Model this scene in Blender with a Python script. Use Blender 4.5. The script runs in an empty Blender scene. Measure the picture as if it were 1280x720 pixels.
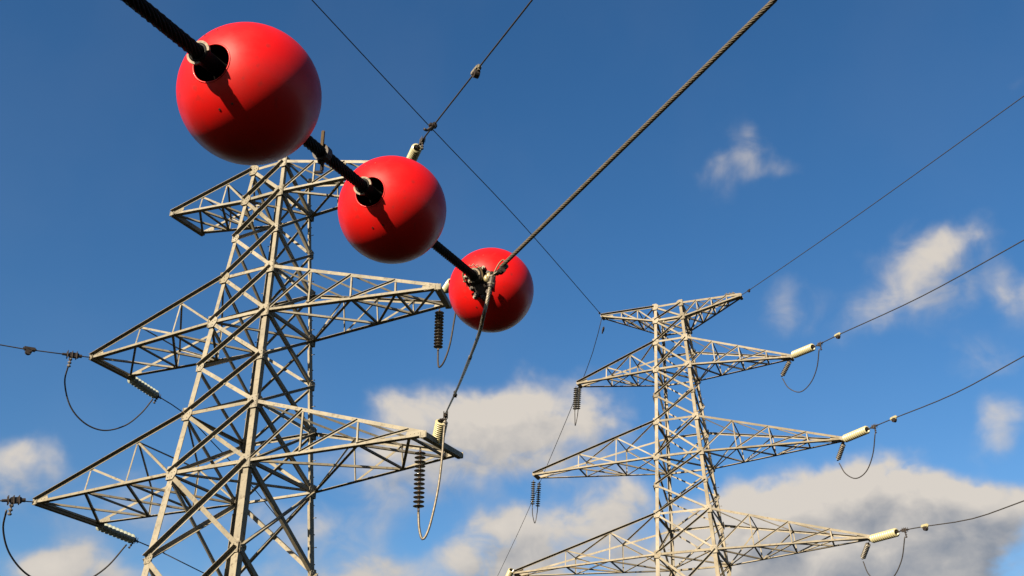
import bpy, bmesh, math, random
from mathutils import Vector, Matrix, Quaternion
random.seed(7)
C = bpy.context.scene.collection
S = bpy.context.scene
V = Vector
# ---------------------------------------------------------------- camera
EYE = V((0, 0, 1.6)); F_PX = 1280.46; PITCH = 0.5029; ROLL = -0.0036
_F = V((0, math.cos(PITCH), math.sin(PITCH))); _R = V((1, 0, 0)); _U = V((0, -math.sin(PITCH), math.cos(PITCH)))
RT = _R*math.cos(ROLL) + _U*math.sin(ROLL); UP = _U*math.cos(ROLL) - _R*math.sin(ROLL)
cd = bpy.data.cameras.new('camera'); cam = bpy.data.objects.new('camera', cd); C.objects.link(cam)
m = Matrix((RT, UP, -_F)).transposed().to_4x4(); m.translation = EYE; cam.matrix_world = m
cd.sensor_width = 36; cd.lens = 36*F_PX/1280; cd.clip_start = 0.1; cd.clip_end = 9000
S.camera = cam
# ---------------------------------------------------------------- light
SUN = V((-0.495, -0.743, 0.444)).normalized()          # direction towards the sun
SUN_EL = math.asin(SUN.z); SUN_AZ = math.atan2(SUN.x, SUN.y)
SKY_STRENGTH = 0.05; SUN_STRENGTH = 5.0; EXPOSURE = 1.9
S.view_settings.view_transform = 'Standard'; S.view_settings.look = 'None'
S.view_settings.exposure = EXPOSURE; S.view_settings.gamma = 1; S.view_settings.use_curve_mapping = False
ld = bpy.data.lights.new('sun', 'SUN'); ld.energy = SUN_STRENGTH; ld.angle = math.radians(0.5); ld.color = (1, 0.86, 0.64)
sun = bpy.data.objects.new('sun', ld); C.objects.link(sun); sun.location = (0, 0, 60)
sun.rotation_mode = 'QUATERNION'; sun.rotation_quaternion = SUN.to_track_quat('Z', 'Y')

def ray(px, py):
    return (_F + RT*((px-640)/F_PX) - UP*((py-360)/F_PX))
def at(px, py, depth):
    """point on the sight line of a place in the photo, at a horizontal distance ahead"""
    d = ray(px, py); return EYE + d*(depth/d.y)
def in_plane(o, az, px, py):
    """point seen at px,py lying in the vertical plane through o with heading az (degrees)"""
    h = V((math.sin(math.radians(az)), math.cos(math.radians(az)), 0)); n = V((-h.y, h.x, 0))
    d = ray(px, py); t = n.dot(o-EYE)/n.dot(d); return EYE + d*t

# sky: Nishita plus clouds placed by azimuth and elevation of the world direction
W = bpy.data.worlds.new('World'); S.world = W; W.use_nodes = True
nt = W.node_tree; nt.nodes.clear()
def N(tree, t, **k):
    n = tree.nodes.new(t)
    for a, b in k.items(): setattr(n, a, b)
    return n
def math_(tree, op, a, b=None, c=None, clamp=False):
    n = N(tree, 'ShaderNodeMath', operation=op, use_clamp=clamp)
    for i, v in enumerate((a, b, c)):
        if v is None: continue
        if isinstance(v, (int, float)): n.inputs[i].default_value = v
        else: tree.links.new(v, n.inputs[i])
    return n.outputs[0]
def vmath(tree, op, a, b=None):
    n = N(tree, 'ShaderNodeVectorMath', operation=op)
    for i, v in enumerate((a, b)):
        if v is None: continue
        if isinstance(v, (tuple, Vector)): n.inputs[i].default_value = v
        else: tree.links.new(v, n.inputs[i])
    return n
# px, py, radius x, radius y, strength
CLOUDS = [
 (938,184,22,42,.42),(926,208,20,30,.22),(904,232,22,36,.34),(966,214,28,14,.24),(1176,322,50,36,.74),(1126,356,56,44,.66),(1100,395,40,26,.40),(1205,300,30,24,.5),(1272,365,30,42,.70),
 (996,390,32,38,.52),(1220,450,34,34,.40),(1262,534,34,24,.72),(1250,105,18,14,.20),
 (655,500,34,24,.8),(650,525,70,30,1.0),(575,525,50,26,.85),(735,522,36,34,.95),(600,562,90,36,.9),(700,572,60,24,.5),(510,515,40,26,.8),(480,590,60,36,.72),
 (748,632,44,26,1.0),(780,612,30,20,.9),(725,660,40,22,.8),(632,672,44,26,1.1),(710,705,70,22,.8),(610,705,50,22,.75),(630,650,40,20,.9),
 (1078,606,52,26,1.5),(1010,622,50,26,1.4),(940,640,46,26,1.4),(1040,660,130,36,1.4),(920,690,90,40,1.3),(1140,632,56,30,1.4),(1190,615,36,22,1.1),(1245,640,50,28,1.0),(1180,690,100,30,1.0),(1050,700,150,36,1.1),(860,720,70,40,1.0),
 (30,575,34,28,.78),(10,600,34,24,.6),(60,706,44,22,.95),(120,720,60,26,.7),(150,640,90,40,.52),(420,660,60,30,.55),(330,640,60,40,.36),(440,720,70,26,.6),
 (560,740,300,30,.45),(980,770,420,50,1.1),(200,790,300,50,.6)]
def azel(px, py):
    d = ray(px, py).normalized(); return math.atan2(d.x, d.y), math.asin(d.z)
grp = bpy.data.node_groups.new('cloud_density', 'ShaderNodeTree')
grp.interface.new_socket('P', in_out='INPUT', socket_type='NodeSocketVector')
grp.interface.new_socket('D', in_out='OUTPUT', socket_type='NodeSocketFloat')
gi = N(grp, 'NodeGroupInput'); go = N(grp, 'NodeGroupOutput')
P = gi.outputs[0]
w1 = N(grp, 'ShaderNodeTexNoise', noise_dimensions='2D'); w1.inputs['Scale'].default_value = 14; w1.inputs['Detail'].default_value = 4
grp.links.new(P, w1.inputs['Vector'])
wv = vmath(grp, 'SUBTRACT', w1.outputs['Color'], (.5, .5, .5)).outputs[0]
wv = vmath(grp, 'MULTIPLY', wv, (.075, .055, 0)).outputs[0]
PW = vmath(grp, 'ADD', P, wv).outputs[0]
acc = None
extra = [(2.2, .5, .5, .16, .9), (-2.0, .7, .4, .15, .7), (3.0, .35, .4, .12, .9), (-1.3, .3, .35, .12, .9), (1.3, .32, .35, .12, .9)]
rows = []
for (x, y, rx, ry, s) in CLOUDS:
    a, e = azel(x, y); a2, _ = azel(x+rx, y); _, e2 = azel(x, y-ry)
    rows.append((a, e, abs(a2-a)*1.15, abs(e2-e)*1.15, s))
for (a, e, wa, we, s) in rows + extra:
    d = vmath(grp, 'SUBTRACT', PW, (a, e, 0)).outputs[0]
    d = vmath(grp, 'MULTIPLY', d, (1/wa, 1/we, 0)).outputs[0]
    r2 = vmath(grp, 'DOT_PRODUCT', d, d).outputs['Value']
    g = math_(grp, 'MULTIPLY', math_(grp, 'POWER', math.e, math_(grp, 'MULTIPLY', r2, -1.0)), s)
    acc = g if acc is None else math_(grp, 'ADD', acc, g)
n1 = N(grp, 'ShaderNodeTexNoise', noise_dimensions='2D'); n1.inputs['Scale'].default_value = 21; n1.inputs['Detail'].default_value = 7; n1.inputs['Roughness'].default_value = .5
n1.inputs['Distortion'].default_value = .3
sc = vmath(grp, 'MULTIPLY', P, (1, 1.35, 1)).outputs[0]
grp.links.new(sc, n1.inputs['Vector'])
n1o = math_(grp, 'SUBTRACT', n1.outputs['Fac'], .5)
# noise acts only where some cloud is: density*(1+k*noise)+small
dn = math_(grp, 'MULTIPLY', acc, math_(grp, 'MULTIPLY_ADD', n1o, 1.9, 1.0))
dn = math_(grp, 'ADD', dn, math_(grp, 'MULTIPLY', n1o, .12))
grp.links.new(dn, go.inputs[0])

tc = N(nt, 'ShaderNodeTexCoord'); sp = N(nt, 'ShaderNodeSeparateXYZ')
nrm = vmath(nt, 'NORMALIZE', tc.outputs['Generated']).outputs[0]; nt.links.new(nrm, sp.inputs[0])
az = math_(nt, 'ARCTAN2', sp.outputs['X'], sp.outputs['Y']); el = math_(nt, 'ARCSINE', sp.outputs['Z'])
cb = N(nt, 'ShaderNodeCombineXYZ'); nt.links.new(az, cb.inputs[0]); nt.links.new(el, cb.inputs[1])
def density(vec):
    g = N(nt, 'ShaderNodeGroup'); g.node_tree = grp; nt.links.new(vec, g.inputs[0]); return g.outputs[0]
D0 = density(cb.outputs[0])
D1 = density(vmath(nt, 'ADD', cb.outputs[0], (-.014, .026, 0)).outputs[0])
def mrange(tree, v, a, b, c=0., d=1., interp='SMOOTHSTEP'):
    n = N(tree, 'ShaderNodeMapRange', interpolation_type=interp); tree.links.new(v, n.inputs[0])
    for i, q in enumerate((a, b, c, d)): n.inputs[i+1].default_value = q
    return n.outputs[0]
alpha = math_(nt, 'MULTIPLY', mrange(nt, D0, .10, 1.35), .95)
sn = N(nt, 'ShaderNodeTexNoise', noise_dimensions='2D'); sn.inputs['Scale'].default_value = 11; sn.inputs['Detail'].default_value = 6; sn.inputs['Roughness'].default_value = .5
nt.links.new(cb.outputs[0], sn.inputs['Vector'])
emb = math_(nt, 'SUBTRACT', D1, D0)                      # denser towards the sun: this spot lies in the cloud's own shade
cap = math_(nt, 'MINIMUM', math_(nt, 'MULTIPLY', D1, .12), .30)
big = math_(nt, 'MULTIPLY', math_(nt, 'SUBTRACT', sn.outputs['Fac'], .5), 1.1)
shade = math_(nt, 'ADD', math_(nt, 'ADD', cap, math_(nt, 'MULTIPLY_ADD', emb, .22, .0)), math_(nt, 'ADD', math_(nt, 'MULTIPLY', big, mrange(nt, D1, .3, 1.5)), mrange(nt, el, .24, .34, .26, 0., 'LINEAR')))
shade = mrange(nt, shade, -.08, .95, 0., 1., 'LINEAR')
sky = N(nt, 'ShaderNodeTexSky', sky_type='NISHITA'); sky.sun_disc = False
sky.sun_elevation = SUN_EL; sky.sun_rotation = SUN_AZ; sky.altitude = 0; sky.air_density = 1.0; sky.dust_density = .6; sky.ozone_density = 3.0
def mixc(tree, f, a, b):
    n = N(tree, 'ShaderNodeMix', data_type='RGBA')
    if isinstance(f, (int, float)): n.inputs[0].default_value = f
    else: tree.links.new(f, n.inputs[0])
    for i, v in ((6, a), (7, b)):
        if isinstance(v, tuple): n.inputs[i].default_value = (*v, 1)
        else: tree.links.new(v, n.inputs[i])
    return n.outputs[2]
CL_LIT = tuple(c/SKY_STRENGTH/2**EXPOSURE for c in (.72, .655, .575)); CL_SH = tuple(c/SKY_STRENGTH/2**EXPOSURE for c in (.27, .29, .33))
ccol = mixc(nt, shade, CL_LIT, CL_SH)
hs = N(nt, 'ShaderNodeHueSaturation'); hs.inputs['Hue'].default_value = .501; hs.inputs['Saturation'].default_value = 1.25; hs.inputs['Value'].default_value = .71
nt.links.new(sky.outputs[0], hs.inputs['Color'])
vn = N(nt, 'ShaderNodeTexNoise', noise_dimensions='2D'); vn.inputs['Scale'].default_value = 5; vn.inputs['Detail'].default_value = 6
nt.links.new(cb.outputs[0], vn.inputs['Vector'])
veil = mixc(nt, mrange(nt, vn.outputs['Fac'], .35, .75, 0., .014), hs.outputs[0], CL_LIT)     # the thinnest high cloud
fc = mixc(nt, alpha, veil, ccol)
bg = N(nt, 'ShaderNodeBackground'); nt.links.new(fc, bg.inputs[0]); bg.inputs[1].default_value = SKY_STRENGTH
wo = N(nt, 'ShaderNodeOutputWorld'); nt.links.new(bg.outputs[0], wo.inputs[0])

# ---------------------------------------------------------------- materials
def mat(name, col, rough=.6, metal=0., var=None, vscale=6., bump=0., coat=0., spec=.5, streak=None):
    m = bpy.data.materials.new(name); m.use_nodes = True; t = m.node_tree; b = t.nodes['Principled BSDF']
    b.inputs['Base Color'].default_value = (*col, 1); b.inputs['Roughness'].default_value = rough; b.inputs['Metallic'].default_value = metal
    b.inputs['Specular IOR Level'].default_value = spec; b.inputs['Coat Weight'].default_value = coat; b.inputs['Coat Roughness'].default_value = .12
    tc = N(t, 'ShaderNodeTexCoord')
    if var:
        n = N(t, 'ShaderNodeTexNoise'); n.inputs['Scale'].default_value = vscale; n.inputs['Detail'].default_value = 6; n.inputs['Roughness'].default_value = .65
        t.links.new(tc.outputs['Object'], n.inputs['Vector'])
        f = mrange(t, n.outputs['Fac'], .35, .68)
        out = mixc(t, f, col, var)
        if streak:
            n2 = N(t, 'ShaderNodeTexNoise'); n2.inputs['Scale'].default_value = vscale*3.7; n2.inputs['Detail'].default_value = 8
            t.links.new(tc.outputs['Object'], n2.inputs['Vector'])
            out = mixc(t, mrange(t, n2.outputs['Fac'], .60, .74), out, streak)
        t.links.new(out, b.inputs['Base Color'])
        r = mrange(t, n.outputs['Fac'], .3, .7, max(0, rough-.08), min(1, rough+.1), 'LINEAR'); t.links.new(r, b.inputs['Roughness'])
    if streak and name.startswith('weathered'):
        oi = N(t, 'ShaderNodeObjectInfo'); hv = N(t, 'ShaderNodeHueSaturation')
        t.links.new(mrange(t, oi.outputs['Random'], 0, 1, .80, 1.12, 'LINEAR'), hv.inputs['Value'])
        t.links.new(mrange(t, oi.outputs['Random'], 0, 1, 1.05, .8, 'LINEAR'), hv.inputs['Saturation'])
        n3 = N(t, 'ShaderNodeTexNoise'); n3.inputs['Scale'].default_value = 9; n3.inputs['Detail'].default_value = 7
        t.links.new(tc.outputs['Object'], n3.inputs['Vector'])
        t.links.new(mixc(t, mrange(t, n3.outputs['Fac'], .52, .70, 0, .55), out, streak), hv.inputs['Color'])
        t.links.new(hv.outputs[0], b.inputs['Base Color'])
    if bump:
        n = N(t, 'ShaderNodeTexNoise'); n.inputs['Scale'].default_value = vscale*5; n.inputs['Detail'].default_value = 5
        t.links.new(tc.outputs['Object'], n.inputs['Vector'])
        bp = N(t, 'ShaderNodeBump'); bp.inputs['Strength'].default_value = bump; bp.inputs['Distance'].default_value = .01
        t.links.new(n.outputs['Fac'], bp.inputs['Height']); t.links.new(bp.outputs[0], b.inputs['Normal'])
    return m
STEEL = mat('weathered_steel', (.150, .129, .090), .65, 0, (.115, .102, .076), 1.7, .1, spec=.25, streak=(.062, .047, .030))
STEEL2 = mat('weathered_steel_far', (.158, .132, .090), .65, 0, (.118, .102, .074), 1.3, 0, spec=.25, streak=(.105, .070, .036))
DARK = mat('dark_iron', (0.00984, 0.00738, 0.00615), .6, .3, (0.0246, 0.01476, 0.00984), 30)
TAN = mat('tan_metal', (.085, .052, .018), .55, .1, (.05, .03, .012), 30)
GALV = mat('galvanised_fitting', (.10, .085, .062), .5, .4, (.06, .05, .038), 25)
RED = mat('red_plastic', (.34, .003, .0025), .40, 0, (.29, .003, .0025), 5, 0, coat=.04, spec=.2, streak=(.23, .006, .005))
REDIN_SHADE = mat('red_plastic_inside_shade', (0.00738, 0.00246, 0.00246), .9)  # near-black copy of the red: the shade inside the shell, put into the colour
BLACK = mat('black_cable', (0.00246, 0.002152, 0.002152), .65, 0, (0.005535, 0.004305, 0.00369), 25, spec=.12)
ALU = mat('aluminium_strand', (0.1046, 0.0861, 0.0615), .5, .35, (0.0615, 0.05228, 0.0369), 14)
WIRE = mat('dull_wire', (0.03383, 0.02891, 0.02583), .6, .3, (0.01845, 0.01599, 0.01414), 10)
CREAM = mat('cream_porcelain', (0.25, 0.225, 0.125), .35, 0, (0.2337, 0.2091, 0.1291), 9, coat=.3)
OLDCREAM = mat('grimy_porcelain', (.22, .19, .10), .4, 0, (.08, .06, .035), 40, coat=.2)
GLASSY = mat('pale_green_porcelain', (.20, .215, .18), .35, 0, (.13, .145, .12), 10, coat=.2)
BROWN = mat('brown_porcelain', (.040, .028, .020), .35, 0, (.06, .045, .033), 12, coat=.4)
MIXED = mat('grey_porcelain', (.085, .075, .055), .35, 0, (.045, .038, .03), 12, coat=.2)
CONC = mat('concrete', (0.203, 0.1968, 0.1845), .9, 0, (0.1599, 0.1537, 0.1445), 3, .3)

# ---------------------------------------------------------------- object helpers
def link(name, bm, mt, parent=None, smooth=False):
    me = bpy.data.meshes.new(name); bmesh.ops.recalc_face_normals(bm, faces=bm.faces); bm.to_mesh(me); bm.free()
    me.materials.append(mt)
    if smooth:
        for p in me.polygons: p.use_smooth = True
    o = bpy.data.objects.new(name, me); C.objects.link(o)
    if parent: o.parent = parent
    return o
def tag(o, label, cat, group=None):
    o['label'] = label; o['category'] = cat
    if group: o['group'] = group
    return o
def empty(name, loc, label, cat, group=None):
    o = bpy.data.objects.new(name, None); C.objects.link(o); o.location = loc; o.empty_display_size = .2
    return tag(o, label, cat, group)
def prism(bm, p0, p1, s, n, poly, s1=None):
    """extrude a cross-section polygon (in s,n) from p0 to p1"""
    k = 1 if s1 is None else s1
    a = [bm.verts.new(p0 + s*x + n*y) for x, y in poly]; b = [bm.verts.new(p1 + s*x*k + n*y*k) for x, y in poly]
    q = len(poly)
    for i in range(q): bm.faces.new((a[i], a[(i+1) % q], b[(i+1) % q], b[i]))
    bm.faces.new(a[::-1]); bm.faces.new(b)
def angle(bm, p0, p1, n, w, t=.012, out=-1, edge=1, off=0., trim=0., leg=.85):
    """steel angle section: flat flange in the face with normal n, second flange at its upper (edge=1) or lower edge"""
    ax = (p1-p0).normalized(); p0 = p0+ax*trim; p1 = p1-ax*trim
    n = (n - ax*n.dot(ax)).normalized(); s = ax.cross(n).normalized()
    if abs(s.z) < .02: s = s if s.x > 0 else -s
    elif s.z < 0: s = -s
    s = s*edge; n0 = n*off; h = w/2; o = out
    prism(bm, p0+n0, p1+n0, s, n, [(-h, 0), (h, 0), (h, o*w*leg), (h-t, o*w*leg), (h-t, o*t), (-h, o*t)])
def frame_of(d):
    d = d.normalized(); u = V((0, 0, 1)) if abs(d.z) < .9 else V((1, 0, 0))
    s = d.cross(u).normalized(); return s, s.cross(d).normalized()
def box(bm, c, ax, ay, az, lx, ly, lz, bev=0.):
    vs = [bm.verts.new(c+ax*(x*lx/2)+ay*(y*ly/2)+az*(z*lz/2)) for x in (-1, 1) for y in (-1, 1) for z in (-1, 1)]
    fs = [bm.faces.new([vs[i] for i in f]) for f in ((0, 1, 3, 2), (4, 6, 7, 5), (0, 4, 5, 1), (2, 3, 7, 6), (0, 2, 6, 4), (1, 5, 7, 3))]
    if bev:
        es = list({e for f in fs for e in f.edges}); bmesh.ops.bevel(bm, geom=es, offset=bev, segments=2, affect='EDGES')
def cyl(bm, p0, p1, r, seg=10, r1=None):
    s, n = frame_of(p1-p0); r1 = r if r1 is None else r1
    prism(bm, p0, p1, s, n, [(r*math.cos(i*2*math.pi/seg), r*math.sin(i*2*math.pi/seg)) for i in range(seg)], r1/r)
def lathe(bm, prof, seg=20):
    """prof: (r, z) list round the local z axis"""
    rings = []
    for r, z in prof:
        rings.append([bm.verts.new((r*math.cos(2*math.pi*i/seg), r*math.sin(2*math.pi*i/seg), z)) for i in range(seg)] if r > 1e-5 else [bm.verts.new((0, 0, z))])
    for a, b in zip(rings, rings[1:]):
        for i in range(seg):
            j = (i+1) % seg
            if len(a) == 1 and len(b) == 1: continue
            if len(a) == 1: bm.faces.new((a[0], b[j], b[i]))
            elif len(b) == 1: bm.faces.new((a[i], a[j], b[0]))
            else: bm.faces.new((a[i], a[j], b[j], b[i]))
def catmull(pts, step):
    out = []
    P = [pts[0]*2-pts[1]] + list(pts) + [pts[-1]*2-pts[-2]]
    for i in range(1, len(P)-2):
        a, b, c, d = P[i-1:i+3]; L = (c-b).length; k = max(2, int(L/step)+1)
        for j in range(k):
            t = j/k
            out.append(.5*((2*b)+(c-a)*t+(2*a-5*b+4*c-d)*t*t+(3*b-a-3*c+d)*t**3))
    out.append(pts[-1]); return out
def tube(bm, pts, r, seg=8, lobes=0, depth=.12, pitch=.3):
    """swept tube; with lobes>0 the section is a twisted bundle of strands"""
    d = (pts[1]-pts[0]).normalized(); s, n = frame_of(d); prev = None; L = 0.; last = pts[0]
    for i, p in enumerate(pts):
        dd = (pts[min(i+1, len(pts)-1)]-pts[max(i-1, 0)]).normalized()
        s = (s-dd*s.dot(dd)).normalized(); n = dd.cross(s)
        L += (p-last).length; last = p; tw = 2*math.pi*L/pitch if lobes else 0
        ring = []
        for k in range(seg):
            a = 2*math.pi*k/seg
            rr = r*(1-depth+depth*2*abs(math.cos(lobes*a/2))) if lobes else r
            if lobes: rr = r*(1-depth*(1-abs(math.sin(lobes*a/2))**.6))
            ring.append(bm.verts.new(p+(s*math.cos(a+tw)+n*math.sin(a+tw))*rr))
        if prev:
            for k in range(seg): bm.faces.new((prev[k], prev[(k+1) % seg], ring[(k+1) % seg], ring[k]))
        else: bm.faces.new(ring[::-1])
        prev = ring
    bm.faces.new(prev)
def cable(name, pts, r, mt, label, cat, group=None, step=.5, seg=7, **k):
    bm = bmesh.new(); tube(bm, catmull(pts, step), r, seg, **k)
    return tag(link(name, bm, mt, None, True), label, cat, group)
def run_out(p_from, p_to, length, sag=0.):
    """carry a wire on past p_to in the same heading, with a gentle upward curve out of the sag"""
    d = (p_to-p_from); h = V((d.x, d.y, 0)); sl = d.z/h.length; h.normalize(); res = []
    for i in range(1, 7):
        x = length*i/6; res.append(p_to+h*x+V((0, 0, sl*x+sag*(x/length)**2)))
    return res

# ---------------------------------------------------------------- ground
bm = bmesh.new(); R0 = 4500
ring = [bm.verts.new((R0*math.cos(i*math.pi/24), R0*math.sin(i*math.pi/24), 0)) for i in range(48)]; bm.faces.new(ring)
gm = mat('grass_ground', (.009, .011, .005), .98, 0, (.013, .012, .007), .35, .6, spec=.03, streak=(.010, .014, .006))  # grass darkened to cut bounce light, in place of tree shade on the ground
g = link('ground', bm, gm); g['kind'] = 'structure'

# ---------------------------------------------------------------- lattice towers
TL = dict(x=-8.6953, y=32.0, yaw=-.4173, a0=.7294, a1=.0665, asp=1.14, zb=[21.0082, 15.8814, 10.4426], zt=[22.3816, 17.652, 12.4568],
  tips={'0FL': (-4.354, 21.471, -.768), '0KL': (-4.251, 21.49, .768), '0FR': (5.876, 20.95, -.55), '0KR': (5.80, 20.95, .55),
        '1FL': (-6.979, 15.92, -.767), '1KL': (-6.636, 15.74, .767), '1FR': (7.30, 15.62, -.767), '1KR': (6.85, 15.85, .767),
        '2FL': (-7.53, 10.41, -1.32), '2KL': (-7.39, 10.36, 1.32), '2FR': (7.313, 10.51, -1.32), '2KR': (7.086, 10.80, 1.32)},
  low=[7.75, 4.6, 1.4], w_leg=(.145, .235), w_diag=.125, w_chord=.12, w_lace=.062, mt=STEEL)
TR = dict(x=8.7559, y=50.0, yaw=-.3573, a0=.7544, a1=.0506, asp=1.189, zb=[25.1051, 22.1784, 17.3152, 12.3744], zt=[25.9388, 23.8002, 19.2194, 14.3491],
  tips={'0FL': (-3.9, 25.62, -.12), '0KL': (-3.9, 25.62, .12), '0FR': (3.832, 25.95, -.12), '0KR': (3.832, 25.95, .12),
        '1FL': (-5.42, 22.45, -.22), '1KL': (-5.42, 22.45, .22), '1FR': (6.007, 22.20, -.12), '1KR': (6.007, 22.2, .12),
        '2FL': (-8.016, 17.57, -.3), '2KL': (-8.016, 17.57, .3), '2FR': (7.789, 17.50, -.15), '2KR': (7.789, 17.50, .15),
        '3FL': (-9.184, 12.47, -.3), '3KL': (-9.184, 12.47, .3), '3FR': (8.261, 12.64, -.15), '3KR': (8.261, 12.64, .15)},
  low=[9.7, 6.6, 3.0], w_leg=(.15, .19), w_diag=.095, w_chord=.115, w_lace=.06, mt=STEEL2)
TR['tips']['0FL'] = (-3.887, 26.35, -.12); TR['tips']['0KL'] = (-3.887, 26.35, .12)
TR['tips']['0FR'] = (3.832, 26.20, -.12); TR['tips']['0KR'] = (3.832, 26.20, .12)
EYEZ = 1.6
def tower(T, label):
    cy, sy = math.cos(T['yaw']), math.sin(T['yaw']); mt = T['mt']
    ux, vx, zx = V((cy, sy, 0)), V((-sy, cy, 0)), V((0, 0, 1)); O = V((T['x'], T['y'], EYEZ))
    T['ux'], T['vx'] = ux, vx
    root = empty('lattice_tower', (T['x'], T['y'], 0), label, 'lattice tower', 'steel lattice towers')
    O = V((0, 0, EYEZ))                     # parts live in the tower's own frame (unrotated)
    base = V((T['x'], T['y'], 0))
    def a(z): return T['a0']+T['a1']*(T['zt'][0]-z)
    def P(u, v, z): return O+ux*u+vx*v+zx*z
    def cor(su, sv, z): return P(su*a(z), sv*a(z)*T['asp'], z)
    T['world'] = lambda u, v, z: base+P(u, v, z)
    ztop = T['zt'][0]+.12; zg = -EYEZ
    nodes = []
    nl = len(T['zb'])
    for i in range(nl):
        nodes += [T['zt'][i], T['zb'][i]]
        if i < nl-1: nodes.append((T['zb'][i]+T['zt'][i+1])/2)
    nodes += T['low']+[zg+.35]
    if T is TR: nodes.remove((T['zb'][0]+T['zt'][1])/2)
    armz = set(T['zt']) | set(T['zb'])
    # legs
    for su, sv in ((-1, -1), (1, -1), (1, 1), (-1, 1)):
        bm = bmesh.new(); segs = [ztop, T['zb'][1]-.3, T['zb'][-1]-.4, zg+.25]
        w0, w1 = T['w_leg']
        for k in range(3):
            za, zb = segs[k], segs[k+1]; w = (w0, (w0+w1)/2, w1)[k] if T is TL else (w0, w0*1.1, w1)[k]; t = .018+.002*k
            off = .0025*k
            p0, p1 = cor(su, sv, za), cor(su, sv, zb)
            p0 = p0+ux*su*off+vx*sv*off; p1 = p1+ux*su*off+vx*sv*off
            prism(bm, p0, p1, ux*-su, vx*-sv, [(0, 0), (w, 0), (w, t), (t, t), (t, w), (0, w)])
        leg = link('leg', bm, mt, root)
        # base stub and footing
        f = cor(su, sv, zg); bm = bmesh.new(); fc = f-ux*su*.1-vx*sv*.1+zx*.17
        box(bm, fc, ux, vx, zx, 1.0, 1.0, .5, .04); link('footing', bm, CONC, leg)
        # gusset plates with bolts at the nodes
        for z in nodes[:-1]:
            bm = bmesh.new(); big = z in armz; s = (.35 if big else .26)*(1 if T is TL else .82); c = cor(su, sv, z)
            w = T['w_leg'][0]*.55 if z > T['zb'][-1] else T['w_leg'][1]*.5
            for (nrm, tan, sg) in ((vx*sv, ux, -su), (ux*su, vx, -sv)):
                cc = c+tan*(sg*w)+nrm*(.068 if big else .052)
                poly = [(-s*.5, -s*.62), (s*.25, -s*.62), (s*.62, -s*.1), (s*.62, s*.25), (s*.2, s*.62), (-s*.5, s*.62)]
                prism(bm, cc-nrm*.006, cc+nrm*.006, tan*sg, zx, poly)
                for bx, bz in ((-.3, -.42), (-.3, 0), (-.3, .42), (.12, -.35), (.38, .05), (.12, .35), (.1, 0)):
                    q = cc+tan*(sg*bx*s)+zx*(bz*s); cyl(bm, q+nrm*.006, q+nrm*.026, .015, 6)
            link('gusset_plate', bm, mt, leg)
        if sv == 1 or su == 1 and False:
            z = zg+3.0; k = 0
            while z < T['zt'][0]-.4:
                c = cor(su, sv, z); d = (ux*su if k % 2 else vx*sv); c2 = c-(vx*sv if k % 2 else ux*su)*.07
                bm = bmesh.new(); cyl(bm, c2, c2+d*.13, .011, 6); cyl(bm, c2+d*.12, c2+d*.14, .02, 6)
                link('step_bolt', bm, mt, leg); z += .48; k += 1
                if k > 44: break
    faces = [((-1, -1), (1, -1), -vx), ((1, -1), (1, 1), ux), ((1, 1), (-1, 1), vx), ((-1, 1), (-1, -1), -ux)]
    wd = T['w_diag']
    for za, zb in zip(nodes, nodes[1:]):
        for fi, (ca, cb_, n) in enumerate(faces):
            low = zb < T['zb'][-1]-.1; w = wd*(1.18 if low else 1)
            p, q = cor(*ca, za), cor(*cb_, za); r, s = cor(*ca, zb), cor(*cb_, zb)
            # "\" member: flat to the outside; "/" member: outstanding flange turned out at its upper edge
            bm = bmesh.new(); angle(bm, p, s, n, w, .012, -1, -1, .032, .03); link('diagonal_brace', bm, mt, root)
            bm = bmesh.new(); angle(bm, r, q, n, w*.80, .012, 1, 1, .034, .03, 1.35); link('diagonal_brace', bm, mt, root)
            bm = bmesh.new(); c = (p+q+r+s)/4+n*.044
            # small bolt at the crossing
            t = ((q-p).cross(n)).normalized(); cyl(bm, c-n*.02, c+n*.02, .03, 6); link('bolt', bm, mt, root)
    for z in sorted(armz):
        for ca, cb_, n in faces:
            bm = bmesh.new(); angle(bm, cor(*ca, z), cor(*cb_, z), n, T['w_chord']*.9, .012, -1, -1 if z in T['zb'] else 1, .047, 0); link('horizontal_brace', bm, mt, root)
        if z in T['zb']:
            for c0, c1, o in (((-1, -1), (1, 1), 0), ((1, -1), (-1, 1), .02)):
                bm = bmesh.new(); angle(bm, cor(*c0, z)+zx*o, cor(*c1, z)+zx*o, zx, .08, .01, 1, 1, 0, .1); link('plan_brace', bm, mt, root)
    # crossarms
    wc, wl = T['w_chord'], T['w_lace']
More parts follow.
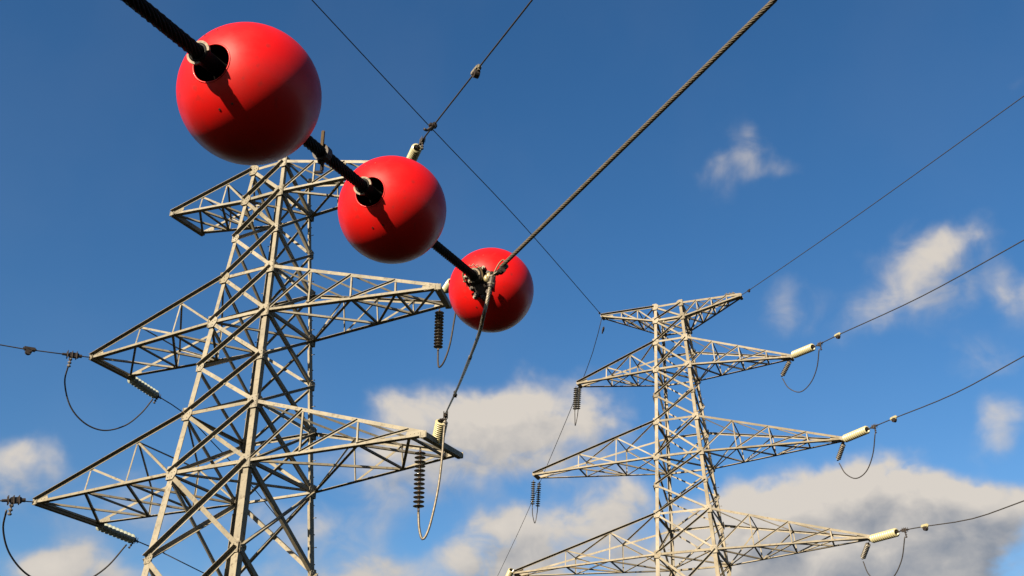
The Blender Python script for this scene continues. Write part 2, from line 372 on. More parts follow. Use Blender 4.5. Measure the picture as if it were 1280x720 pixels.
    for lv in range(nl):
        for side, sn in (('L', -1), ('R', 1)):
            zt, zb = T['zt'][lv], T['zb'][lv]; bm = bmesh.new(); NP = 3 if side == 'L' else 4
            tf, tk = T['tips']['%dF%s' % (lv, side)], T['tips']['%dK%s' % (lv, side)]
            ch = {}
            for sv, t in ((-1, tf), (1, tk)):
                tip = P(t[0], t[2], t[1]); up = zx*.05
                b0, t0 = cor(sn, sv, zb), cor(sn, sv, zt); n = vx*sv
                ch[sv, 'b'] = (b0, tip); ch[sv, 't'] = (t0, tip+up)
                angle(bm, b0, tip, n, wc*.68, .012, -1, -1, .049, -.02, 2.1)
                if side == 'L': angle(bm, t0, tip+up, n, wc*.8, .012, 1, 1, .053, -.02, 1.35)
                else: angle(bm, t0, tip+up, n, wc*.95, .012, -1, 1, .053, -.02)
            arm = link('crossarm', bm, mt, root)
            def pt(sv, c, f):
                p, q = ch[sv, c]; return p+(q-p)*f
            def bar(p, q, n, w, **k):
                b2 = bmesh.new(); angle(b2, p, q, n, w, .009, **k); link('lacing_bar', b2, mt, arm)
            fr = [i/NP for i in range(NP)]
            fr = [0]+[(i/NP)*(.95 if side == 'R' else .93) for i in range(1, NP)]
            if side == 'R': fr = [0, .25, .50, .76] if not (T is TL and lv == 2) else [0, .30, .63, .92]
            for sv in (-1, 1):
                n = vx*sv
                for i in range(1, NP):
                    bar(pt(sv, 'b', fr[i]), pt(sv, 't', fr[i]), n, wl*.95, off=.030, out=-1, edge=1)
                    bar(pt(sv, 'b', fr[i-1]), pt(sv, 't', fr[i]), n, wl*1.15, off=.028 if side == 'L' else .033, out=1 if side == 'R' else -1, edge=1)
            ends = fr+[.985]
            for i in range(len(ends)):
                if side == 'R' and T is TL: continue
                f = ends[i]
                if i: bar(pt(-1, 'b', f), pt(1, 'b', f), -zx, wl*1.1, off=.02, out=-1, edge=1)
                if 0 < i < NP: bar(pt(-1, 't', f), pt(1, 't', f), zx, wl, off=.02, out=-1, edge=1)
                if i < len(ends)-1:
                    g_ = ends[i+1]
                    bar(pt(-1, 'b', f), pt(1, 'b', g_), -zx, wl*1.25, off=.035, out=-1, edge=1)
                    if i < NP-1 or T is TL: bar(pt(1, 'b', f), pt(-1, 'b', g_), -zx, wl*1.25, off=.050, out=-1, edge=1)
                    if i < NP-1: bar(pt(-1, 't', f), pt(1, 't', g_), zx, wl*1.1, off=.03, out=-1, edge=1)
            if side == 'R' and T is TL:
                be = [0, .50, .76, .98] if lv < 2 else [0, .63, .92]
                for f, g_ in zip(be, be[1:]):
                    bar(pt(-1, 'b', g_), pt(1, 'b', g_), -zx, wl*1.2, off=.02, out=-1, edge=1)
                    bar(pt(-1, 'b', f), pt(1, 'b', g_), -zx, wl*1.3, off=.035, out=-1, edge=1)
                    bar(pt(1, 'b', f), pt(-1, 'b', g_), -zx, wl*1.5, off=.050, out=-1, edge=1)
                for f, g_ in zip(fr, fr[1:]):
                    bar(pt(-1, 't', f), pt(1, 't', g_), zx, wl*1.4, off=.03, out=-1, edge=1)
            # end beam across the tip, with a gusset each side
            b2 = bmesh.new(); a0, a1 = ch[-1, 'b'][1], ch[1, 'b'][1]; d = (a1-a0).normalized(); sd = d.cross(zx).normalized()
            hb = .17 if T is TL else .12
            p0, p1 = a0-d*.10, a1+d*(.16 if side == 'R' else .10)
            prism(b2, p0-zx*.02, p1-zx*.02, sd, zx, [(-hb*.5, -hb*.5), (hb*.5, -hb*.5), (hb*.5, hb*.5), (hb*.5-.014, hb*.5), (hb*.5-.014, -hb*.5+.014), (-hb*.5+.014, -hb*.5+.014), (-hb*.5+.014, hb*.5), (-hb*.5, hb*.5)])
            for e in (p0, p1): box(b2, e+d*.02*(1 if e is p0 else -1), sd, zx, d, hb*1.25, hb*1.15, .014)
            for e in (a0, a1):
                for k in range(3): cyl(b2, e+d*(k-1)*.07-zx*(hb*.5+.02), e+d*(k-1)*.07-zx*(hb*.5+.05), .018, 6)
            link('end_beam', b2, mt, arm)
            for sv in (-1, 1):
                b2 = bmesh.new(); e = ch[sv, 'b'][1]; c = e+ux*(-sn*.22)+vx*(sv*.066)+zx*.05
                prism(b2, c-vx*.006, c+vx*.006, ux*-sn, zx, [(-.3, -.09), (.25, -.09), (.34, 0), (.3, .10), (-.24, .06)])
                for k in range(4):
                    q = c+ux*(-sn*(-.2+k*.13)); cyl(b2, q-vx*.02, q+vx*.02, .014, 6)
                link('tip_plate', b2, mt, arm)
    return root
tower(TL, 'large nearer lattice tower at left behind the red balls, beige legs and dark braces')
tower(TR, 'smaller farther lattice tower at right, slender, with four pairs of tapering pointed arms')

# ---------------------------------------------------------------- insulators, clamps
def local(name, p0, p1, label, cat, group=None):
    o = empty(name, p0, label, cat, group); o.rotation_mode = 'QUATERNION'; o.rotation_quaternion = (p1-p0).to_track_quat('Z', 'Y'); return o
_disc = {}
def disc_mesh(kind, r, pitch, mt):
    key = (kind, round(r, 3), round(pitch, 3))
    if key in _disc: return _disc[key]
    bm = bmesh.new()
    if kind == 'open':
        pr = [(r*.26, 0), (r*.30, pitch*.26), (r*.45, pitch*.34), (r*.97, pitch*.46), (r, pitch*.50), (r*.96, pitch*.54), (r*.5, pitch*.56), (r*.30, pitch*.60), (r*.22, pitch*.66), (r*.22, pitch*1.0), (0, pitch)]
    else:
        pr = [(r*.66, 0), (r*.70, pitch*.18), (r*.97, pitch*.45), (r, pitch*.62), (r*.93, pitch*.78), (r*.66, pitch)]
    lathe(bm, pr, 20); me = bpy.data.meshes.new('disc'); bmesh.ops.recalc_face_normals(bm, faces=bm.faces); bm.to_mesh(me); bm.free(); me.materials.append(mt)
    for p in me.polygons: p.use_smooth = True
    _disc[key] = me; return me
def insulator(p0, p1, n, r, mt, label, kind='open', group='insulator strings on the towers', fit=.10):
    o = local('insulator_string', p0, p1, label, 'insulator', group); L = (p1-p0).length
    a, b = fit, L-fit; pitch = (b-a)/n
    bm = bmesh.new(); cyl(bm, V((0, 0, 0)), V((0, 0, a)), .022, 8); box(bm, V((0, 0, a*.55)), V((1, 0, 0)), V((0, 1, 0)), V((0, 0, 1)), r*.55, r*.35, a*.7, .006)
    link('end_fitting', bm, DARK, o)
    bm = bmesh.new(); cyl(bm, V((0, 0, b)), V((0, 0, L)), .022, 8); box(bm, V((0, 0, b+fit*.45)), V((1, 0, 0)), V((0, 1, 0)), V((0, 0, 1)), r*.55, r*.4, fit*.7, .006)
    cyl(bm, V((-r*.4, 0, b+fit*.7)), V((r*.4, 0, b+fit*.7)), .02, 8)
    link('end_fitting', bm, DARK, o)
    me = disc_mesh(kind, r, pitch, mt)
    for i in range(n):
        d = bpy.data.objects.new('disc', me); C.objects.link(d); d.parent = o; d.location = (0, 0, a+i*pitch)
    return o
def dead_end(p, wire_dir, label, s=1., mt=DARK, drop=None, group='dead end clamps holding the wires'):
    """wire clamp: barrel along the wire, U-bolts, and a jumper terminal with joints hanging down"""
    o = empty('dead_end_clamp', p, label, 'wire clamp', group); d = wire_dir.normalized(); sd, n = frame_of(d); n = n if n.z > 0 else -n
    bm = bmesh.new(); cyl(bm, -d*.26*s, d*.26*s, .05*s, 10, .034*s); box(bm, -d*.05*s, d, sd, n, .26*s, .09*s, .15*s, .015*s); link('clamp_body', bm, mt, o)
    bm = bmesh.new()
    for k in (-.12, 0, .12):
        cyl(bm, d*k*s+sd*.055*s-n*.10*s, d*k*s+sd*.055*s+n*.11*s, .014*s, 6); cyl(bm, d*k*s-sd*.055*s-n*.10*s, d*k*s-sd*.055*s+n*.11*s, .014*s, 6)
    link('u_bolt', bm, mt, o)
    dd = drop.normalized() if drop else V((0, 0, -1))
    bm = bmesh.new(); b0 = d*.02*s
    cyl(bm, b0, b0+dd*.36*s, .024*s, 8)
    for k in (.13, .23, .33):
        s2, n2 = frame_of(dd); box(bm, b0+dd*k*s, s2, n2, dd, .10*s, .085*s, .055*s, .015*s)
    link('jumper_terminal', bm, mt, o); return o
def damper(p, wire_dir, label, s=1., mt=GALV, group='weights clipped to the wires'):
    o = empty('line_weight', p, label, 'wire weight', group); d = wire_dir.normalized(); sd, n = frame_of(d); n = n if n.z > 0 else -n
    bm = bmesh.new(); box(bm, n*.015*s, d, sd, n, .34*s, .10*s, .12*s, .03*s); link('casing', bm, mt, o)
    bm = bmesh.new(); cyl(bm, -sd*.05*s-n*.07*s+d*.02*s, sd*.05*s-n*.07*s+d*.02*s, .085*s, 14); cyl(bm, -sd*.07*s-n*.07*s, sd*.07*s-n*.07*s, .03*s, 8); link('weight', bm, DARK, o)
    return o

def tipw(T, k, dz=0., du=0., f=None):
    u, z, v = T['tips'][k]; return T['world'](u+du, v, z+dz)
JG = 'slack jumper loops under the tower arms'
# ---- left tower, level two, left tip
t = tipw(TL, '1FL'); az = 235
c = in_plane(t, az, 90, 444); e1 = in_plane(t, az, 37, 437); e2 = in_plane(t, az, 0, 431)
cable('power_line', [t, c], .02, WIRE, 'short link from middle left arm tip of the nearer tower to its clamp', 'wire')
cable('power_line', [c, e1, e2]+run_out(e1, e2, 45, 5), .021, WIRE, 'dark wire leaving the frame at left from the middle left arm of the nearer tower', 'power line', 'overhead wires', 1.)
dead_end(c, e1-c, 'dark wire clamp beside the middle left arm tip of the nearer tower', 1.3)
damper(e1, e2-e1, 'small dark weight on the wire at the left edge, beyond the middle left arm', 1.3, DARK)
tk = tipw(TL, '1KL', -.05); j = in_plane(tk, 15, 197, 495); far = in_plane(tk, 15, 231, 517)
insulator(tk, j, 9, .18, GLASSY, 'pale green ribbed insulator slanting down from middle left arm of the nearer tower')
fw = [j, far]+[in_plane(tk, 15, *q) for q in ((262, 549), (300, 590), (345, 645), (385, 700), (402, 728))]; fw += run_out(fw[-2], fw[-1], 6, .5); cable('power_line', fw, .022, WIRE, 'dark wire running behind the nearer tower from its middle left insulator', 'power line', 'overhead wires', 3.)
dead_end(j, far-j, 'dark clamp at the lower end of the middle left insulator of the nearer tower', .95, drop=V((-.25, -.2, -1)))
def loop(pix, d0, d1, r, label, mt=WIRE, n0=None):
    k = len(pix)-1; pts = [at(x, y, d0+(d1-d0)*i/k) for i, (x, y) in enumerate(pix)]
    return cable('jumper_loop', pts, r, mt, label, 'jumper wire', JG, .12, 8)
loop([(86, 455), (81, 478), (88, 508), (106, 529), (130, 538), (156, 532), (176, 517), (191, 499)], c.y, j.y, .028, 'round dark jumper loop hanging beneath the middle left arm of the nearer tower')
# ---- left tower, bottom left tip
t = tipw(TL, '2FL'); c = in_plane(t, az, 17, 625.5); e2 = in_plane(t, az, -10, 626)
cable('power_line', [t, c], .02, WIRE, 'short link from bottom left arm tip of the nearer tower to its clamp', 'wire')
cable('power_line', [c, e2]+run_out(c, e2, 45, 4), .021, WIRE, 'dark wire leaving the frame at left from the bottom left arm of the nearer tower', 'power line', 'overhead wires', 1.)
dead_end(c, e2-c, 'dark wire clamp at the left edge beside the bottom left arm tip', 1.4)
tk = tipw(TL, '2KL', -.05); j = in_plane(tk, 15, 168, 675); far = in_plane(tk, 15, 250, 714)
insulator(tk, j, 9, .18, GLASSY, 'pale green ribbed insulator slanting down from bottom left arm of the nearer tower')
fw = [j, in_plane(tk, 15, 205, 691), far]+run_out(in_plane(tk, 15, 205, 691), far, 150, 14); cable('power_line', fw, .022, WIRE, 'dark wire running behind the legs of the nearer tower from its bottom left insulator', 'power line', 'overhead wires', 3.)
dead_end(j, far-j, 'dark clamp at the lower end of the bottom left insulator of the nearer tower', 1.0, drop=V((-.45, -.2, -1)))
loop([(8, 638), (4, 662), (12, 692), (34, 718), (66, 732), (100, 729), (132, 710), (158, 681)], c.y, j.y, .032, "dark jumper loop cut by the frame, under the nearer tower's bottom left arm")
# ---- left tower, top right tip
t = tipw(TL, '0FR', .02); az = 172
s0 = t; i1 = at(522, 183, t.y-1.2); c = at(528, 176, t.y-1.6); x1 = at(541, 158, t.y-2.6); x2 = at(595, 89, t.y-5.2); e2 = at(665, 0, t.y-8.6)
insulator(t, i1, 9, .19, CREAM, 'cream ribbed insulator peeping over the top of the middle red ball', 'ribbed')
dead_end(c, x1-c, 'rusty clamp at the upper end of the cream insulator above the middle red ball', 1.0)
cable('power_line', [i1, x1, x2, e2]+run_out(x2, e2, 16, 2), .026, WIRE, 'dark wire rising steeply from behind the middle red ball to the top edge', 'power line', 'overhead wires', .8)
o = empty('wire_tap', x1, 'small dark forked clamp where the steep wire meets the thin one', 'wire clamp', 'dead end clamps holding the wires')
d = (x2-x1).normalized(); sd, n = frame_of(d)
bm = bmesh.new(); cyl(bm, -d*.16, d*.16, .075, 10); box(bm, n*.03, d, sd, n, .16, .26, .11, .02); link('clamp_body', bm, DARK, o)
bm = bmesh.new(); tube(bm, catmull([V((0, 0, 0)), sd*.10-n*.12, sd*.2-n*.22-d*.02, sd*.31-n*.24+d*.02], .04), .045, 8); link('hook', bm, DARK, o, True)
o = damper(x2, e2-x2, 'long pale plate weight high on the steep wire', 1.6, STEEL)
# thin wire of the right tower crossing behind it
TT = tipw(TR, '0FL', .03)
w_far = in_plane(TT, 205, 540, 161)
w_top = in_plane(TT, 205, 390, 0)
cable('ground_wire', [TT, in_plane(TT, 205, 650, 277), w_far, w_top]+run_out(w_far, w_top, 14, 1), .021, WIRE, 'long thin wire from the top left corner of the farther tower to the top edge', 'ground wire', 'thin wires of the farther tower', 1.5, 6)
q1 = in_plane(TT, -8, 741, 440); q2 = in_plane(TT, -8, 717, 503); q3 = in_plane(TT, -8, 680, 591); q4 = in_plane(TT, -8, 655, 650); q5 = in_plane(TT, -8, 622, 720)
cable('ground_wire', [TT, q1, q2, q3, q4, q5]+run_out(q4, q5, 60, 4), .021, WIRE, 'thin wire falling from the farther tower top left corner past its left arms', 'ground wire', 'thin wires of the farther tower', 1.5, 6)
k = in_plane(TT, -8, 754, 412); dead_end(k, q1-TT, 'tiny dark clamp just below the top left tip of the farther tower', .8, drop=(q1-TT))
k = TT+(w_far-TT).normalized()*.45; damper(k, w_far-TT, 'tiny dark fitting on the thin wire at the top left tip of the farther tower', .6, DARK)

# ---- left tower, middle right tip (hidden behind the last red ball)
az = 170; t = tipw(TL, '1FR'); t2 = tipw(TL, '1KR', -.05)
i0 = at(556, 364, (t+t2).y/2); i1 = at(565, 351, (t+t2).y/2-.8)
insulator(i0, i1, 9, .14, CREAM, 'cream insulator on the middle right arm tip, mostly hidden by the last red ball', 'ribbed')
h0 = t2+V((0, 0, -.08)); h1 = at(547.5, 439, h0.y)
hs_ = at(549.5, 386, h0.y)
insulator(hs_, h1, 12, .155, BROWN, 'dark ribbed insulator hanging under the middle right arm tip, beside the last red ball')
loop([(547.5, 439), (547.5, 452), (549, 459), (555, 452), (562, 432), (567, 405), (570, 382), (566, 362)], h1.y, i1.y, .030, 'narrow jumper loop beside the last red ball, under the middle right arm')
# ---- left tower, bottom right tip
t = tipw(TL, '2FR'); t2 = tipw(TL, '2KR', -.05); m0 = t.lerp(t2, .42)
i0 = at(546, 556, m0.y-.1); i1 = at(553, 523, m0.y-.75)
insulator(i0, i1, 11, .19, CREAM, 'fat cream ribbed insulator standing on the bottom right arm tip of the nearer tower', 'ribbed')
JOINT = None
hs_ = at(525.5, 560, t.y+.5); h1 = at(523, 640, t.y+.5)
insulator(hs_, h1, 13, .165, BROWN, 'dark ribbed insulator hanging under the bottom right arm of the nearer tower')
loop([(523, 640), (524, 660), (528, 674), (535, 664), (543, 634), (549, 602), (553, 567), (555, 540), (557, 522)], h1.y, i1.y, .036, 'long narrow jumper loop under the bottom right arm tip of the nearer tower', ALU)

# ---------------------------------------------------------------- marker balls and their cable
RB = .4; BP = EYE+V((-1.5083, 4.491, 3.7548)); BD = V((.33140651, 1, .220167)).normalized(); BT = (.0806, 2.0255, 4.2639)
HOLE = math.radians(16.6)
# the balls' frame: z along the cable away from the camera
Q = BD.to_track_quat('Z', 'Y')
def shell_half(sign):
    """half of a hollow ball, split along the cable, open at both poles, with real wall thickness"""
    bm = bmesh.new(); nt_, npz = 40, 28; wall = .010
    def grid(r, flip):
        g = [[bm.verts.new((r*math.sin(th)*math.cos(ph), r*math.sin(th)*math.sin(ph), -r*math.cos(th))) for ph in [sign*(.0006+(math.pi-.0012)*j/nt_) for j in range(nt_+1)]] for th in [HOLE+(math.pi-2*HOLE)*i/npz for i in range(npz+1)]]
        for i in range(npz):
            for j in range(nt_): bm.faces.new((g[i][j], g[i+1][j], g[i+1][j+1], g[i][j+1]))
        return g
    a = grid(RB, 0); b = grid(RB-wall, 1)
    for j in range(nt_):
        for i in (0, npz): bm.faces.new((a[i][j], a[i][j+1], b[i][j+1], b[i][j]))
    for i in range(npz):
        for j in (0, nt_): bm.faces.new((a[i][j], a[i+1][j], b[i+1][j], b[i][j]))
    return bm
def smooth_sharp(h):
    me = h.data; me.update(); bm = bmesh.new(); bm.from_mesh(me)
    for e in bm.edges:
        if len(e.link_faces) == 2 and e.calc_face_angle(0) > .6: e.smooth = False
    bm.to_mesh(me); bm.free()
BL = ['largest red ball, top left, nearest the camera, with a tan rod behind it', 'middle of the three red balls on the thick black cable', 'smallest red ball at the end of the thick cable, a wire tied in front']
for bi, tt in enumerate(BT):
    o = empty('marker_ball', BP+BD*tt, BL[bi], 'marker ball', 'red warning balls on the thick cable')
    o.rotation_mode = 'QUATERNION'; o.rotation_quaternion = Q @ Quaternion((0, 0, 1), math.radians(78+bi*7))
    for sg in (1, -1):
        h = link('half_shell', shell_half(sg), RED, o, True); h.data.materials.append(REDIN_SHADE)
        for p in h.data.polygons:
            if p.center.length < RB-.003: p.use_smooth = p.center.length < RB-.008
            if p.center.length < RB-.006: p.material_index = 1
        smooth_sharp(h)
        # screws near the seam
        for th in (38, 142):
            for e in (.16, math.pi-.16):
                bm = bmesh.new(); a = math.radians(th); d = V((math.sin(a)*math.cos(e*sg), math.sin(a)*math.sin(e*sg), -math.cos(a)))
                cyl(bm, d*(RB-.004), d*(RB+.002), .0062, 10); s2, n2 = frame_of(d)
                link('screw', bm, DARK if th != 33 else GALV, h)
    # lip round the opening
    bm = bmesh.new(); rr = RB*math.sin(HOLE); zz = -RB*math.cos(HOLE)
    lathe(bm, [(rr-.006, zz+.004), (rr-.005, zz-.0015), (rr-.001, zz-.0025), (rr+.003, zz-.0005), (rr+.0, zz+.006)], 64); link('rim', bm, RED, o, True)
    # clamp jaws round the cable just inside the opening
    lv_ = o.rotation_quaternion.inverted() @ (RT*.75+UP); ja = math.atan2(lv_.y, lv_.x)
    for k in range(2):
        bm = bmesh.new(); a0 = ja-.95+math.pi*k; pts = [V((.062*math.cos(a0+x*.13), .062*math.sin(a0+x*.13), zz-.115)) for x in range(15)]
        prev = None
        for p in pts:
            rd = V((p.x, p.y, 0)).normalized()
            rg = [bm.verts.new(p+rd*x+V((0, 0, y))) for x, y in ((-.008, -.007), (.006, -.007), (.006, .007), (-.008, .007))]
            if prev:
                for q in range(4): bm.faces.new((prev[q], prev[(q+1) % 4], rg[(q+1) % 4], rg[q]))
            else: bm.faces.new(rg)
            prev = rg
        bm.faces.new(prev); link('clamp_jaw', bm, TAN, o)
    bm = bmesh.new()
    lathe(bm, [(.042, zz-.125), (.054, zz-.125), (.054, zz-.10), (.045, zz-.09), (.045, zz+.09), (.060, zz+.11), (.060, zz+.16), (.042, zz+.16)], 24); link('inner_sleeve', bm, BLACK, o, True)
pts = [BP+BD*x for x in [-9+i*.05 for i in range(int((9+BT[2]+.15)/.05))]]
bm = bmesh.new(); tube(bm, pts, .041, 60, lobes=10, depth=.16, pitch=.42)
tag(link('thick_cable', bm, BLACK, None, True), 'thick black twisted cable threading the three red balls', 'cable')
# rod clamp behind the first ball
c = BP+BD*(BT[0]+.86); c0 = in_plane(c, 71, 397, 178)
o = empty('rod_clamp', c, 'upright tan rod with a dark hook on the cable behind the largest red ball', 'cable clamp')
upv = (UP+RT*.08).normalized()
bm = bmesh.new(); box(bm, upv*.085-_F*.03, RT, upv, _F, .022, .115, .02, .004); link('rod', bm, TAN, o)
bm = bmesh.new(); s2, n2 = frame_of(BD); cyl(bm, -BD*.03, BD*.03, .058, 14); box(bm, -upv*.02, RT, upv, _F, .05, .10, .05, .01)
box(bm, -upv*.085+RT*.008-_F*.02, RT, upv, _F, .022, .07, .03, .006); box(bm, -upv*.125-RT*.012-_F*.02, RT, upv, _F, .06, .02, .03, .006); link('hook', bm, DARK, o)

# ---- joint in front of the last ball
b3 = BP+BD*BT[2]; hc = b3-BD*(RB+.05)
jd = hc.y
o = empty('cable_end_clamp', hc, 'dark tangled clamp where the thick cable meets the smallest red ball', 'cable clamp')
def rel(px, py, dd=0.): return at(px, py, jd+dd)-hc
bm = bmesh.new(); lathe(bm, [(.043, -.05), (.075, -.045), (.082, 0), (.075, .045), (.05, .06), (.043, .06)], 24)
bmesh.ops.rotate(bm, verts=bm.verts, matrix=Q.to_matrix(), cent=(0, 0, 0)); link('collar', bm, DARK, o, True)
for k, (x, y, r1, mt2) in enumerate(((593, 338, .018, TAN), (588, 352, .017, TAN), (590, 361, .020, DARK), (596, 369, .022, DARK), (594, 372, .016, GALV), (605, 335, .018, GALV), (582, 347, .016, GALV), (611, 341, .02, DARK), (604, 372, .024, DARK), (611, 365, .024, DARK))):
    bm = bmesh.new(); p = rel(x, y, -.03+.02*(k % 3)); cyl(bm, p-BD*.022, p+BD*.03, r1, 6); cyl(bm, p-BD*.035, p-BD*.02, r1*.5, 8); link('bolt', bm, mt2, o)
bm = bmesh.new()
for x, y, lx, ly in ((600, 362, .11, .10), (609, 352, .10, .12), (606, 372, .07, .06), (597, 356, .12, .07)):
    box(bm, rel(x, y, .03), RT, UP, _F, lx, ly, .05, .012)
link('clamp_plate', bm, DARK, o)
for a0, a1 in ((-.6, 1.0), (2.2, 4.0)):
    bm = bmesh.new(); s2, n2 = RT, UP
    tube(bm, [(s2*math.cos(a0+(a1-a0)*i/10)+n2*math.sin(a0+(a1-a0)*i/10))*.088-BD*.055 for i in range(11)], .009, 6); link('strap', bm, TAN, o, True)
for a0, a1 in ((.9, 2.0), (3.6, 5.0)):
    bm = bmesh.new(); tube(bm, catmull([(RT*math.cos(a0+(a1-a0)*i/6)+UP*math.sin(a0+(a1-a0)*i/6))*(.10+.012*(-1)**i)-BD*.02 for i in range(7)], .02), .006, 6); link('wire_tie', bm, GALV, o, True)
kp = at(613, 345.5, jd-.12); kx = at(620, 339, jd-.20)
o = local('spool_insulator', kp-(kx-kp).normalized()*.05, kx, 'small cream spool insulator tying the conductor to the smallest red ball', 'insulator')
bm = bmesh.new(); lathe(bm, [(0, -.02), (.024, -.02), (.038, -.008), (.041, .008), (.034, .02), (.022, .030), (.034, .040), (.040, .050), (.036, .062), (.02, .068), (0, .068)], 24); link('spool', bm, OLDCREAM, o, True)
bm = bmesh.new(); cyl(bm, V((0, 0, -.03)), V((0, 0, .11)), .016, 8); box(bm, V((0, 0, .10)), V((1, 0, 0)), V((0, 1, 0)), V((0, 0, 1)), .06, .035, .03, .006); link('pin', bm, DARK, o)
# main conductor, upper run
JP = at(626, 334, jd-.22)
e0 = at(968, 0, 4.75)
up_pts = [JP.lerp(e0, i/220) for i in range(221)]; d = (e0-JP).normalized(); up_pts += [e0+d*.06*i for i in range(1, 90)]
bm = bmesh.new(); tube(bm, up_pts, .0185, 48, lobes=8, depth=.20, pitch=.26)
tag(link('conductor', bm, ALU, None, True), 'thick twisted grey steel rope from the smallest red ball up to the top edge', 'wire rope')
# looped end
o = empty('wire_loop_end', JP, 'copper brown wire loop gripping the lower end of the twisted grey rope', 'wire grip')
def relj(px, py, dd=0.): return at(px, py, jd-.22+dd)-JP
bm = bmesh.new(); tube(bm, catmull([relj(616, 345), relj(620, 336), relj(625, 328), relj(629.5, 325), relj(631, 329), relj(627, 336), relj(619, 342), relj(615, 347, .03)], .02), .0075, 8); link('loop', bm, TAN, o, True)
bm = bmesh.new(); tube(bm, catmull([relj(617, 343, -.02), relj(623, 339, -.02), relj(629, 337, -.02), relj(626, 341, -.02)], .02), .008, 8); link('loop_tail', bm, ALU, o, True)
bm = bmesh.new()
for x, y, r1 in ((627, 338, .030), (630.5, 334, .026), (623, 340, .022)): cyl(bm, relj(x, y, -.01)-d*.03, relj(x, y, -.01)+d*.03, r1, 10)
link('grip_bolt', bm, DARK, o)
# lower run to the tower
l0 = at(615.5, 349, jd-.2)
low = [at(614, 352, jd-.20), at(609, 376, jd-.22), at(603.5, 398, jd-.15), at(598.5, 418, jd+.35), at(588, 446, jd+2.9), at(575, 478, jd+8), at(566, 498, jd+12.5), at(557, 517, i1.y)]
bm = bmesh.new(); tube(bm, catmull(low[:5], .012), .0165, 40, lobes=7, depth=.18, pitch=.22)
pl = catmull(low[4:], .25); tube(bm, pl, .0235, 8)
tag(link('conductor', bm, ALU, None, True), 'grey wire falling from the smallest red ball to the fat cream insulator', 'wire')
bm = bmesh.new(); o = empty('socket', at(614.5, 351, jd-.2), 'short dark socket under the cream spool, holding the falling grey wire', 'cable clamp')
dl = (low[1]-low[0]).normalized(); cyl(bm, -dl*.03, dl*.075, .028, 12); link('barrel', bm, DARK, o)
for q_ in (-.045, .03):
    bm = bmesh.new(); cyl(bm, dl*q_, dl*(q_+.015), .034, 6); link('nut', bm, GALV, o)
dead_end(at(557, 519, i1.y), low[-2]-low[-1], 'dark clamp on top of the fat cream insulator at the bottom right arm tip', 1.0, drop=V((0, .1, -1)))
k = at(569, 491, jd+11); damper(k, low[-3]-low[-2], 'small dark weight on the falling grey wire above the fat cream insulator', .62, DARK)

# ---------------------------------------------------------------- right tower, right hand tips
az = 160
spec = [('1FR', (991, 444), (1017, 433.5), (1025, 430), (1047, 419), (1280, 300), 'upper', (988, 450), (977, 471), [(978, 473), (986, 485), (1000, 490), (1013, 479), (1021, 460), (1024, 436)]),
        ('2FR', (1055, 549), (1085, 536.5), (1093, 533), (1117, 523), (1280, 445), 'middle', (1055, 553), (1047, 576), [(1049, 579), (1057, 592), (1070, 598), (1083, 589), (1091, 568), (1094, 541)]),
        ('3FR', (1089, 674), (1122, 665), (1131, 662.5), (1156, 658), (1280, 626), 'bottom', (1086, 678), (1078, 699), [(1079, 702), (1086, 718), (1100, 728), (1116, 722), (1127, 700), (1131, 671)])]
for key, a, b, cpx, dpx, epx, nm, s0, s1, lp in spec:
    t = tipw(TR, key); p0 = in_plane(t, az, *a); p1 = in_plane(t, az, *b); pc = in_plane(t, az, *cpx); pd = in_plane(t, az, *dpx); pe = in_plane(t, az, *epx)
    insulator(p0, p1, 12, .20, CREAM, 'cream sausage shaped insulator on the %s right arm tip of the farther tower' % nm, 'ribbed', fit=.06)
    dead_end(pc, pd-pc, 'small dark clamp beyond the cream insulator, %s right arm of farther tower' % nm, .95)
    damper(pd, pe-pd, 'small pale weight on the wire beyond the %s right arm of the farther tower' % nm, 1.25, CREAM)
    sl = (pe-pd).normalized(); mid = pd.lerp(pe, .5)-V((0, 0, .18))
    cable('power_line', [p1, pc, pd, mid, pe]+run_out(mid, pe, 26, 2), .023, WIRE, 'dark wire from the %s right arm of the farther tower to the right edge' % nm, 'power line', 'overhead wires', 1.2, 6)
    q0 = at(*s0, t.y+.1); q1 = at(*s1, t.y+1.1)
    insulator(q0, q1, 9, .125, MIXED, 'short dark insulator slanting under the %s right arm tip of the farther tower' % nm, 'open')
    loop(lp, q1.y, pc.y, .026, 'thin round jumper loop under the %s right arm tip of the farther tower' % nm)
t = tipw(TR, '0FR', .02); pa = in_plane(t, az, 936, 363); pe = in_plane(t, az, 1280, 120)
mid = t.lerp(pe, .5)-V((0, 0, .12))
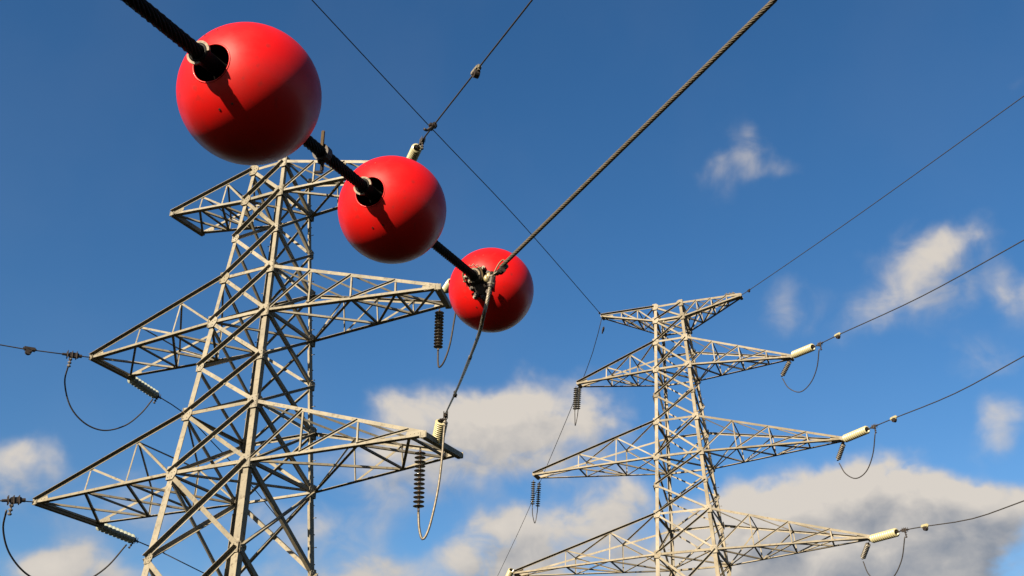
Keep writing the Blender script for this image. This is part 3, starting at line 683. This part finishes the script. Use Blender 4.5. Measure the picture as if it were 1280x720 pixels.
cable('ground_wire', [t, pa, mid, pe]+run_out(mid, pe, 20, 1.5), .018, WIRE, 'thin wire from the farther tower top right corner to the right edge', 'ground wire', 'thin wires of the farther tower', 1.5, 6)
damper(pa, pe-pa, 'tiny dark fitting on the thin wire at the top right tip of the farther tower', .75, DARK)
o = empty('wire_bracket', tipw(TR, '0FR', .14, -.55), 'small dark bracket lying on the top right tip of the farther tower', 'bracket')
bm = bmesh.new(); box(bm, V((0, 0, .02)), TR['ux'], TR['vx'], V((0, 0, 1)), .55, .2, .06, .01); link('plate', bm, DARK, o)
bm = bmesh.new()
for x in (-.18, 0, .18): cyl(bm, TR['ux']*x, TR['ux']*x+V((0, 0, .13)), .04, 8)
link('stud', bm, DARK, o)
# left hand tips: pairs of hanging strings with a narrow loop beneath
for key, sA, sB, ln, nm, lw in (('1FL', (720, 483), (724.5, 482), 31, 'upper', (719, 532)), ('2FL', (667, 600), (674, 602), 33, 'middle', (668.5, 654))):
    t = tipw(TR, key); u_ = 0
    for k, s in enumerate((sA, sB)):
        dy = t.y-.1+.5*k; a = at(s[0], s[1], dy); b = at(s[0]-1.5-.5*k, s[1]+ln+.5*k, dy)
        insulator(a, b, 11, .125, MIXED, '%s insulator of the hanging pair under the %s left arm tip of the farther tower' % (('left', 'right')[k], nm), 'open', fit=.08)
    A = (sA[0]-1.5, sA[1]+ln); B = (sB[0]-2, sB[1]+ln+.5)
    loop([A, (A[0]+.2, A[1]+10), lw, (B[0]-1, B[1]+8), B], t.y-.1, t.y+.4, .022, 'very narrow jumper loop below the hanging pair, %s left arm of farther tower' % nm)
t = tipw(TR, '3FL'); p1 = at(640, 711, t.y-1.0); p0 = at(633, 727, t.y-.3)
insulator(p0, p1, 9, .17, CREAM, "cream insulator peeping over the bottom edge beside the farther tower's bottom left tip", 'ribbed', fit=.08)
bm = bmesh.new(); cyl(bm, t, p0, .03, 8); tag(link('link_rod', bm, DARK), 'dark link rod from bottom left arm tip of the farther tower to its cream insulator', 'link')
